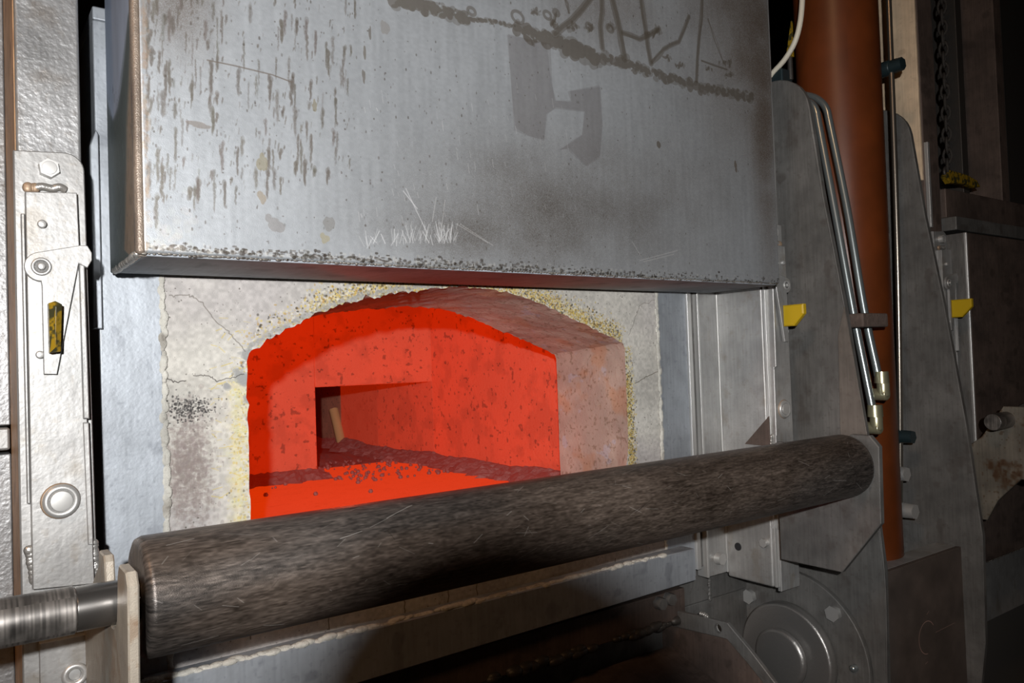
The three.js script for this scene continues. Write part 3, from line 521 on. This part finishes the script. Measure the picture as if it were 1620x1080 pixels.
// ---------------------------------------------------------------- latch assemblies
function latch(label, dx, mirror) {
  const o = thing('latch_plate', label, 'latch', 'door latch plates');
  const c = (px, py, z = 0.112) => atZ(px, py, z);
  const pts = [[0.0505, 0.93], [0.112, 0.93], [0.112, 1.08]];
  for (let i = 0; i <= 8; i++) { const a = i / 8 * Math.PI / 2; pts.push([0.092 + 0.0165 * Math.cos(a), 1.4475 + 0.0165 * Math.sin(a)]); }
  pts.push([0.0505, 1.461]);
  part('backing_plate', slabZ(pts, 0.09, 0.1, 0.001), M.plate, o);
  part('flat_bar', slabZ([[0.0585, 1.058], [0.1085, 1.054], [0.1005, 1.424], [0.0585, 1.421]], 0.1, 0.111, 0.0008), M.plate, o);
  part('guide_strip', slabZ([c(32, 340, 0.1), c(38, 340, 0.1), c(47, 795, 0.1), c(42, 795, 0.1)].reverse(), 0.1, 0.108, 0.0008), M.plate, o);
  part('guide_strip', slabZ([c(124, 418), c(133, 418), c(141, 662), c(131, 662)].reverse(), 0.1, 0.116, 0.001), M.plate, o);
  part('guide_strip', slabZ([c(131, 668), c(141, 668), c(148, 862), c(139, 862)].reverse(), 0.1, 0.112, 0.001), M.plate, o);
  { const [x, y] = c(77, 268, 0.1); part('hex_bolt', [hexHead('z', 0.0165, 0.008, [x, y, 0.1], 0.15), rod('z', 0.0062, 0.108, 0.1088, [x, y, 0], 0.0003)], M.bolt, o); }
  part('weld_bead', bead([...c(44, 298, 0.1), 0.104], [...c(56, 298, 0.1), 0.103], 0.004, 12), M.burntWeld, o);
  part('weld_bead', tube([[...c(54, 298, 0.1), 0.102], [...c(66, 296, 0.1), 0.1025], [...c(82, 299, 0.1), 0.102], [...c(94, 297, 0.1), 0.1025], [...c(103, 301, 0.1), 0.101]], 0.0038, 10, 40), M.weld, o);
  part('weld_bead', bead([...c(46, 868, 0.1), 0.104], [...c(56, 918, 0.1), 0.103], 0.0042, 30), M.weld, o);
  part('weld_bead', bead([...c(147, 858, 0.1), 0.104], [...c(152, 905, 0.1), 0.103], 0.0040, 26), M.weld, o);
  { const [x, y] = c(66, 355); part('pin', rod('z', 0.0038, 0.111, 0.117, [x, y, 0], 0.001), M.bolt, o); }
  { const [x, y] = c(63, 561); part('pin', rod('z', 0.0036, 0.111, 0.116, [x, y, 0], 0.001), M.bolt, o); }
  { const [x, y] = c(97, 792); part('bolt_nut', [metreUV(new THREE.TorusGeometry(0.0122, 0.0034, 8, 28).translate(x, y, 0.113)), rod('z', 0.0097, 0.108, 0.1165, [x, y, 0], 0.001)], M.bolt, o);
    part('spatter_ring', metreUV(new THREE.TorusGeometry(0.0142, 0.0024, 6, 24).scale(1, 1, 0.6).translate(x - 0.0005, y, 0.1115)), M.burntWeld, o); }
  // lever
  const [px, py] = c(65, 422, 0.116), lev = [];
  for (let i = 0; i <= 12; i++) { const a = rad(100 + i * 14); lev.push([px + 0.0135 * Math.cos(a), py + 0.0135 * Math.sin(a)]); }
  lev.push(c(66, 452, 0.116), c(69, 592, 0.116), c(90, 592, 0.116), c(124, 417, 0.116), c(138, 424, 0.116), c(145, 412, 0.116), c(145, 400, 0.116), c(138, 389, 0.116), c(128, 388, 0.116));
  const lever = part('lever', slabZ(lev, 0.113, 0.118, 0.0006), M.plate, o);
  part('pivot_pin', [metreUV(new THREE.TorusGeometry(0.0068, 0.0016, 6, 24).translate(px, py, 0.1185)), rod('z', 0.0032, 0.117, 0.122, [px, py, 0], 0.0008)], M.bolt, lever);
  part('washer', rod('z', 0.0075, 0.117, 0.1186, [px, py, 0], 0.0004), M.grey, lever);
  const g0 = c(76, 480, 0.13), g1 = c(97, 482, 0.13), g2 = c(95, 556, 0.13), g3 = c(78, 558, 0.13);
  if (dx === 0) part('grip', slabZ([g3, g2, g1, [(g0[0] + g1[0]) / 2, g0[1] + 0.002], g0], 0.118, 0.14, 0.0048), M.dirtyYellow, lever);
  else part('grip', slabX([[0.118, g2[1] + 0.006], [0.138, g2[1] + 0.006], [0.158, g2[1] + 0.026], [0.158, g1[1]], [0.118, g1[1]]], g0[0] - 0.001, g1[0], 0.002), M.yellow, lever);
  // lower bar and socket screw
  part('flat_bar', box(0.063, 0.106, 0.93, 1.008, 0.1, 0.108, 0.001), M.plate, o);
  { const [x, y] = c(118, 1066, 0.108); part('socket_screw', [metreUV(new THREE.TorusGeometry(0.0082, 0.003, 8, 24).translate(x, y, 0.11)), rod('z', 0.0052, 0.106, 0.1085, [x, y, 0], 0.0004)], M.bolt, o); }
  { const [x, y] = c(103, 938, 0.1); part('weld_bead', bead([x - 0.01, y, 0.102], [x + 0.01, y, 0.102], 0.004, 5), M.weld, o); }
  if (mirror) o.scale.x = -1;
  o.position.set(dx, 0, 0);
  return o;
}
latch('silver latch plate on the orange-peel column with dirty yellow lever grip', 0, false);
latch('latch plate with bright yellow grip beside the gusset plate', 1.262, true).position.y = 0.015;
latch('small latch plate with yellow grip beside the lowered second door', 1.624, false).position.set(1.624, 0.03, 0.04);

// ---------------------------------------------------------------- roller and brackets
const AX = { y: 1.0725, z: 0.262 };
const rollerThing = thing('guide_roller', 'thick dark worn steel roller lying across below the furnace mouth', 'roller');
{
  const R = 0.0478, g = lathe([[0.02, 0], [R - 0.006, 0], [R - 0.002, 0.0015], [R, 0.006], [R, 0.3], [R, 0.65], [R, 0.99], [R - 0.001, 0.996], [R - 0.004, 0.998], [0.02, 0.998]], 64);
  { const p = g.attributes.position, t = g.attributes.uv; for (let i = 0; i < p.count; i++) t.setY(i, p.getY(i)); }
  part('roller_tube', g.rotateZ(-Math.PI / 2).translate(0.1185, AX.y, AX.z), M.roller, rollerThing);
  part('shaft', rod('x', 0.0178, -0.06, 0.076, [0, AX.y, AX.z], 0.002), M.shaft, rollerThing);
  part('journal', rod('x', 0.0168, 0.075, 0.121, [0, AX.y, AX.z], 0.001), M.chrome2 = std({ color: new THREE.Color(0.22, 0.21, 0.2), metalness: 0.9, roughness: 0.25 }), rollerThing);
  part('journal', rod('x', 0.0168, 1.113, 1.12, [0, AX.y, AX.z], 0.001), M.chrome2, rollerThing);
}
const bracketPts = (slot) => {
  const p = [[0.09, 0.87], [0.2, 0.87], [0.255, 0.915], [0.328, 0.99], [0.335, 1.10], [0.328, 1.109], [0.30, 1.109]];
  if (slot) { p.push([0.294, 1.1]); for (let i = 0; i <= 8; i++) { const a = -i / 8 * Math.PI; p.push([AX.z + 0.0185 * Math.cos(a) + 0.008 * Math.cos(a), AX.y + 0.0185 * Math.sin(a)]); } p.push([0.232, 1.098], [0.228, 1.103], [0.205, 1.103], [0.2, 1.09], [0.15, 1.06], [0.1, 1.05]); } else p.push([0.1, 1.11]);
  return p;
};
single('roller_bracket', slabX(bracketPts(true), 0.1, 0.1078, 0.0012), M.bracketL = std({ map: paintTex([150, 142, 130], 0.25, 0.5, [120, 98, 78], 0.25), metalness: 0.2, roughness: 0.5, bumpMap: grit, bumpScale: 0.0003 }), 'slotted upright steel bracket holding the shaft end of the roller', 'bracket', 'roller brackets');
single('roller_bracket', slabX([[0.135, 0.905], [0.245, 0.905], [0.312, 0.99], [0.314, 1.104], [0.30, 1.12], [0.27, 1.12], [0.25, 1.1], [0.135, 1.1]], 1.12, 1.131, 0.0012), M.grey, 'grey chamfered bracket plate at the far end of the dark roller', 'bracket', 'roller brackets');
{
  const b = thing('roller_bracket', 'stained bracket plate with protruding shaft end before the lowered second door', 'bracket', 'roller brackets');
  const q = (px, py) => atX(px, py, 1.68);
  part('plate', slabX([[0.18, 0.9], [0.215, 0.9], q(1578, 792), q(1615, 758), [0.345, 0.98], [0.345, 1.10], [0.30, 1.128], [0.255, 1.128], q(1553, 690), [0.18, 1.04]], 1.68, 1.69, 0.0012), M.stained = std({ map: paintTex([104, 99, 90], 0.4, 0.9, [70, 46, 26], 0.65), metalness: 0.2, roughness: 0.55 }), b);
  const [z, y] = q(1592, 664);
  part('shaft', rod('x', 0.0165, 1.62, 1.75, [0, y, z], 0.002), M.shaft, b);
}
{
  const o = thing('guide_roller', 'roller of the second furnace behind the stained bracket plate', 'roller');
  part('roller_tube', lathe([[0.01, 0], [0.045, 0], [0.0478, 0.004], [0.0478, 0.98], [0.045, 0.985], [0.01, 0.985]], 40).rotateZ(-Math.PI / 2).translate(1.752, AX.y + 0.015, AX.z + 0.02), M.darkIron, o);
}

// ---------------------------------------------------------------- tray under the mouth
const tray = thing('drip_tray', 'dark steel tray with a drilled side plate under the sill', 'tray');
part('tray_floor', new THREE.BoxGeometry(0.8, 0.008, 0.34).rotateX(0.28).translate(0.6, 0.70, 0.15), M.brown, tray);
{
  const top = [[-0.03, 0.806], [-0.02, 0.814], [0.117, 0.822], [0.16, 0.79], [0.26, 0.705]];
  part('side_plate', slabX([...top, [0.255, 0.69], [0.155, 0.768], [0.115, 0.796], [-0.03, 0.785]].reverse(), 1.0, 1.008, 0.001, [ring2(0.098, 0.8085, 0.0085, 14)]), M.grey, tray);
  part('side_sheet', slabX([[-0.03, 0.79], [0.115, 0.80], [0.255, 0.695], [0.26, 0.6], [-0.03, 0.6]].reverse(), 1.004, 1.008, 0.0005), M.brown, tray);
  part('weld_bead', bead([1.004, 0.823, 0.06], [1.004, 0.821, 0.075], 0.0035, 4), M.weld, tray);
}

// ---------------------------------------------------------------- gusset plates with bearing flange
const gussetPts = () => {
  const p = [[-0.12, 0.45], [0.12, 0.45], [0.19, 0.55], [0.225, 0.60], [0.236, 0.68], [0.2405, 0.885], [0.22, 1.10], [0.19, 1.33], [0.16, 1.52]];
  for (let i = 0; i <= 10; i++) { const a = rad(8 + i * 11); p.push([0.062 + 0.0785 * Math.cos(a), 1.675 + 0.0785 * Math.sin(a)]); }
  p.push([-0.03, 1.71], [-0.12, 1.68]);
  return p;
};
const gus1 = thing('gusset_plate', 'tall grey gusset plate with the round bearing flange on its lower end', 'steel plate', 'gusset plates');
part('plate', slabX(gussetPts(), 1.25, 1.262, 0.0015), M.grey, gus1);
part('edge_bead', tube([[1.2505, 1.67, 0.139], [1.2505, 1.52, 0.159], [1.2505, 1.33, 0.189], [1.2505, 1.10, 0.219], [1.2505, 0.885, 0.2395], [1.2505, 0.68, 0.235]], 0.0012, 6), M.grey, gus1);
part('edge_strip', slabX([[1336, 485], [1372, 688], [1330, 692], [1326, 530]].map(([px, py]) => atX(px, py, 1.248)).reverse(), 1.247, 1.25, 0.0005), M.strip = std({ map: paintTex([112, 106, 100], 0.25, 0.4, [84, 74, 66], 0.4), metalness: 0.3, roughness: 0.55 }), gus1);
const gus2 = thing('gusset_plate', 'tall grey gusset plate standing between hydraulic cylinder and second furnace', 'steel plate', 'gusset plates');
part('plate', slabX(gussetPts(), 1.60, 1.612, 0.0015), M.grey, gus2);
const flange = thing('bearing_flange', 'round bolted bearing flange with shiny stepped hub on the gusset plate', 'bearing');
{
  const cy = 0.702, cz = 0.064;
  part('disc', rod('x', 0.15, 1.238, 1.25, [0, cy, cz], 0.002, 64), M.grey, flange);
  part('stepped_ring', rod('x', 0.094, 1.214, 1.239, [0, cy, cz], 0.006, 64), M.shiny = std({ color: new THREE.Color(0.32, 0.31, 0.30), metalness: 0.75, roughness: 0.34, bumpMap: grit, bumpScale: 0.0004 }), flange);
  part('hub', rod('x', 0.052, 1.196, 1.215, [0, cy, cz], 0.007, 48), M.shiny, flange);
  for (const [px, py] of [[1185, 943], [1318, 970]]) { const [z, y] = atX(px, py, 1.232); part('hex_bolt', hexHead('x', 0.024, 0.012, [1.227, y, z]), M.bolt, flange); }
  { const [z, y] = atX(1352, 1056, 1.235); part('grease_nipple', rod('x', 0.006, 1.226, 1.24, [0, y, z], 0.003, 14), M.chrome, flange); }
  for (const a of [200, 260, 310]) part('hex_bolt', hexHead('x', 0.024, 0.012, [1.227, cy + 0.124 * Math.sin(rad(a)), cz + 0.124 * Math.cos(rad(a))]), M.grey, flange);
}
// ---------------------------------------------------------------- base box and hydraulics between the gussets
const baseBox = thing('base_box', 'dark brown steel box between the two gusset plates with scratched ring mark', 'steel box');
part('front_plate', box(1.262, 1.6, 0.56, 0.858, 0.19, 0.2, 0.001), M.boxFace = std({ map: canvasTex(1024, 900, (ctx, w, h) => {
  noiseFill(ctx, w, h, (u, v) => { const k = 1 + 0.4 * (fbm(u, v, 8, 5) - 0.5); return [84 * k, 74 * k, 68 * k]; });
  const T = (px, py) => { const [x, y] = atZ(px, py, 0.2); return [(x - 1.262) / 0.338 * w, (0.858 - y) / 0.298 * h]; };
  const [cx, cy] = T(1467, 1008), [ex] = T(1480, 1008), [, ey] = T(1467, 982);
  ctx.strokeStyle = 'rgba(190,150,136,0.75)'; ctx.lineWidth = 4; ctx.beginPath(); ctx.ellipse(cx, cy, ex - cx, cy - ey, 0, Math.PI * 0.5, Math.PI * 1.8); ctx.stroke();
  const ln = (a, b, al) => { ctx.strokeStyle = `rgba(190,150,136,${al})`; ctx.lineWidth = 3; ctx.beginPath(); ctx.moveTo(...T(...a)); ctx.lineTo(...T(...b)); ctx.stroke(); };
  ln([1480, 1000], [1510, 985], 0.5); ln([1466, 972], [1470, 966], 0.6); ln([1464, 1050], [1468, 1046], 0.6);
}), roughness: 0.6, metalness: 0.1 }), baseBox);
planarUV(baseBox.children[0].geometry, { x0: 1.262, x1: 1.6, y0: 0.56, y1: 0.858 });
part('top_plate', box(1.262, 1.6, 0.846, 0.858, 0.15, 0.19, 0.001), M.plate, baseBox);
part('rear_plate', box(1.262, 1.6, 0.56, 0.858, -0.10, -0.09, 0.001), M.grey, baseBox);
part('floor_plate', box(1.262, 1.6, 0.56, 0.57, -0.09, 0.19, 0.001), M.grey, baseBox);
const cylinder = thing('hydraulic_cylinder', 'rust-orange painted upright hydraulic cylinder between the gusset plates', 'cylinder');
part('barrel', rod('y', 0.0775, 0.57, 2.5, [1.43, 0, 0.09], 0.004, 56), M.orange, cylinder);
const pipes = thing('hydraulic_pipes', 'pair of chromed bent hydraulic pipes running down beside the orange cylinder', 'pipe');
{
  const line = (list, x) => list.map(([px, py, dx = 0]) => { const [z, y] = atX(px, py, x + dx); return [x + dx, y, z]; });
  part('pipe', tube(line([[1240, 150], [1272, 158], [1286, 166], [1291, 176], [1294, 192], [1320, 330], [1350, 495], [1382, 655]], 1.297), 0.0068, 12, 90), M.chrome, pipes);
  part('pipe', tube(line([[1255, 148], [1288, 154], [1302, 164], [1308, 174], [1312, 192], [1340, 330], [1368, 495], [1392, 606]], 1.322), 0.0068, 12, 90), M.chrome, pipes);
  const fit = (px, py, x, s) => { const [z, y] = atX(px, py, x); part('union_nut', hexHead('y', 0.024 * s, 0.02, [x, y - 0.004, z]), M.brass, pipes); part('elbow', [rod('y', 0.0105, -0.026, 0.0, [x, y - 0.002, z + 0.002], 0.003), rod('z', 0.0105, -0.03, 0.008, [x, y - 0.024, z + 0.002], 0.003)], M.brass, pipes); };
  fit(1384, 655, 1.297, 1); fit(1395, 602, 1.322, 0.9);
  const [cz0, cy0] = atX(1368, 507, 1.30);
  part('pipe_clamp', box(1.264, 1.345, cy0 - 0.012, cy0 + 0.012, cz0 - 0.022, cz0 + 0.018, 0.003), M.clamp = std({ map: brownMap, roughness: 0.75, bumpMap: grit, bumpScale: 0.0015 }), pipes);
}
const slim = thing('hydraulic_line', 'slim vertical hydraulic line with dark fittings on the orange cylinder', 'pipe');
{
  const x = 1.522, z0 = 0.148;
  part('line', tube([[x, 0.88, 0.12], [x, 1.05, 0.13], [x, 1.4, 0.142], [x, 1.8, 0.148], [x, 2.5, 0.152]], 0.0055, 10, 40), M.lineSteel = std({ color: new THREE.Color(0.3, 0.27, 0.23), metalness: 0.9, roughness: 0.3 }), slim);
  const clampAt = (px, py, mat, s = 1) => { const [z, y] = atX(px, py, x); part('fitting', [rod('z', 0.015 * s, z - 0.026 * s, z + 0.004, [x, y, 0], 0.003), hexHead('z', 0.024 * s, 0.022 * s, [x, y, z + 0.004])], mat, slim); };
  clampAt(1408, 107, M.petrol); clampAt(1424, 690, M.petrol);
  clampAt(1412, 748, M.bolt, 1.15); clampAt(1424, 806, M.bolt, 1.2);
}
// ---------------------------------------------------------------- back of the hall between and above the furnaces
single('side_sheet', box(1.664, 1.6715, 1.6, 2.6, -0.06, 0.128), M.beige, 'beige sheet on the side of the second furnace post, beside the orange cylinder', 'panel');
const chain = thing('lifting_chain', 'dark hanging chain above the lowered second door', 'chain');
{
  const [x0, y0] = atZ(1500, 272, 0.1), link = new THREE.TorusGeometry(0.011, 0.0034, 6, 14).scale(0.85, 1.45, 1);
  for (let i = 0; i < 26; i++) { const m = part('link', link, M.darkIron, chain); m.position.set(x0 + 0.05 * 0 + i * 0.0006, y0 + 0.012 + i * 0.0245, 0.1); m.rotation.y = i % 2 ? Math.PI / 2 : 0.3; }
  const hook = thing('chain_hook', 'yellow lifting hook at the lower end of the hanging chain', 'hook');
  part('hook_body', slabZ([[0, 0], [0.02, -0.014], [0.1, -0.008], [0.14, -0.012], [0.165, -0.008], [0.15, 0.006], [0.105, 0.014], [0.02, 0.016]].map(([a, b]) => [x0 - 0.02 + a, y0 - 0.012 + b]), 0.09, 0.105, 0.002), M.dirtyYellow, hook);
  part('hook_eye', metreUV(new THREE.TorusGeometry(0.01, 0.004, 6, 14).translate(x0 - 0.004, y0 + 0.0, 0.098)), M.darkIron, hook);
  const lift = thing('lifting_beam', 'grey lifting beam under the chain hook', 'beam');
  part('beam', box(1.80, 2.5, 1.535, 1.60, 0.03, 0.11), M.brown, lift);
  part('flange', box(1.80, 2.5, 1.505, 1.535, 0.03, 0.13), M.grey, lift);
}
for (const [x0, x1, z1, m, lb] of [[2.0, 2.03, 0.06, M.darkIron, 'narrow dark guide rail above the second door, nearest the chain'], [2.11, 2.15, 0.1, M.brown, 'brown guide post above the second door beyond the dark rail'], [2.2, 2.35, 0.08, M.darkIron, 'wide dark guide post above the second door']])
  single('guide_rail', box(x0, x1, 1.60, 2.6, 0.0, z1), m, lb, 'guide rail', 'guide rails');
single('back_screen', box(1.79, 2.7, 1.70, 2.7, -0.03, -0.01), M.grille = std({ map: paintTex([70, 64, 60], 0.4, 0.5, [40, 36, 34], 0.55), roughness: 0.8 }), 'dark sheet behind the hanging chain', 'panel');
single('power_cable', tube([[1.31, 1.77, 0.0], ...[[1222, 116], [1240, 96], [1256, 70], [1265, 40], [1270, -20]].map(([px, py]) => { const [z, y] = atX(px, py, 1.31); return [1.31, y, z]; }), [1.31, 2.2, 0.11]], 0.0052, 10, 60), M.cable, 'pale cable curving up behind the raised door', 'cable');
{
  const g = thing('valve_block', 'small dark valve with yellow tag behind the pale cable', 'valve');
  const q = (px, py, x = 1.36) => atX(px, py, x);
  const [z, y] = q(1262, 125, 1.345); part('body', box(1.31, 1.345, y - 0.03, y + 0.02, z - 0.06, z - 0.01, 0.004), M.petrol, g);
  const [z2, y2] = q(1250, 70, 1.335); part('tag', slabX([[z2 - 0.012, y2 - 0.025], [z2 + 0.004, y2 - 0.025], [z2 + 0.004, y2 + 0.045]], 1.335, 1.341, 0.0008), M.dirtyYellow, g);
  part('stem', rod('y', 0.005, y, y2 - 0.02, [1.338, 0, z2 - 0.004], 0.001), M.darkIron, g);
}

// ---------------------------------------------------------------- lamps of the hall, the camera with its flash
function highBay(label, at, w, l, cd, color, aim) {
  const o = thing('hall_lamp', label, 'lamp', 'warm hall lamps', at);
  part('housing', box(-w / 2 - 0.03, w / 2 + 0.03, 0.01, 0.09, -l / 2 - 0.03, l / 2 + 0.03, 0.01), M.hall, o);
  part('lamp_glass', box(-w / 2, w / 2, 0.0, 0.01, -l / 2, l / 2, 0.002), std({ color: new THREE.Color(0.8, 0.7, 0.6), emissive: color, emissiveIntensity: 2.0 }), o);
  part('hanger', rod('y', 0.012, 0.09, 4.6 - at[1], [0, 0, 0], 0.001), M.darkIron, o);
  const r = new THREE.RectAreaLight(color, cd, w, l); r.position.set(0, -0.012, 0); r.lookAt(at[0], at[1] - 1, at[2]); o.add(r); r.rotation.set(-Math.PI / 2, 0, 0);
  return o;
}
const WARM = new THREE.Color(1, 0.56, 0.27);
highBay('warm hall lamp hanging behind the photographer', [-1.7, 3.4, 1.5], 0.5, 0.5, HALL_LAMP, WARM);

const cam = thing('photo_camera', 'black camera with lens barrel and raised flash on a tripod', 'camera');
{
  const basis = new THREE.Matrix4().makeBasis(RIGHT, UPV, FWD.clone().negate()).setPosition(EYE);
  const put = (g) => metreUV(g).applyMatrix4(basis);
  part('lens_barrel', put(lathe([[0.046, 0.004], [0.0495, 0.004], [0.0495, 0.06], [0.04, 0.07], [0.04, 0.13], [0.037, 0.135], [0.037, 0.19], [0, 0.19], [0, 0.175], [0.034, 0.1], [0.045, 0.006]], 40).rotateX(Math.PI / 2)), M.black, cam);
  part('body', put(new RoundedBoxGeometry(0.13, 0.1, 0.06, 2, 0.01).translate(0, -0.005, 0.222)), M.black, cam);
  part('flash_arm', put(new RoundedBoxGeometry(0.05, 0.045, 0.02, 2, 0.004).translate(0, 0.068, 0.243)), M.black, cam);
  part('flash_head', put(new RoundedBoxGeometry(0.062, 0.032, 0.02, 2, 0.004).translate(0, 0.112, 0.236)), M.black, cam);
  part('flash_lamp', put(new RoundedBoxGeometry(0.05, 0.022, 0.003, 1, 0.001).translate(0, 0.112, 0.2255)), std({ color: new THREE.Color(0.9, 0.9, 0.9), emissive: new THREE.Color(1, 1, 1), emissiveIntensity: 2 }), cam);
  const base = EYE.clone().addScaledVector(FWD, -0.222);
  part('tripod_column', rod('y', 0.012, 0.6, base.y - 0.055, [base.x, 0, base.z], 0.001), M.black, cam);
  for (const a of [110, 230, 350]) part('tripod_leg', tube([[base.x, 0.95, base.z], [base.x + 0.4 * Math.cos(rad(a)), 0.01, base.z + 0.4 * Math.sin(rad(a))]], 0.01, 8, 4), M.black, cam);
  const fl = new THREE.SpotLight(new THREE.Color(1, 0.985, 0.97), FLASH_CANDELA, 0, rad(47), 1, 2);
  fl.position.copy(inCamera(...FLASH_AT)); fl.target.position.copy(inCamera(FLASH_AT[0], FLASH_AT[1] - 0.05, 1));
  fl.castShadow = true; fl.shadow.radius = 0.6; fl.shadow.mapSize.set(2048, 2048);
  scene.add(fl); scene.add(fl.target);
}
scene.traverse((o) => { if (o.isMesh) o.castShadow = o.receiveShadow = true; });
renderer.render(scene, camera);
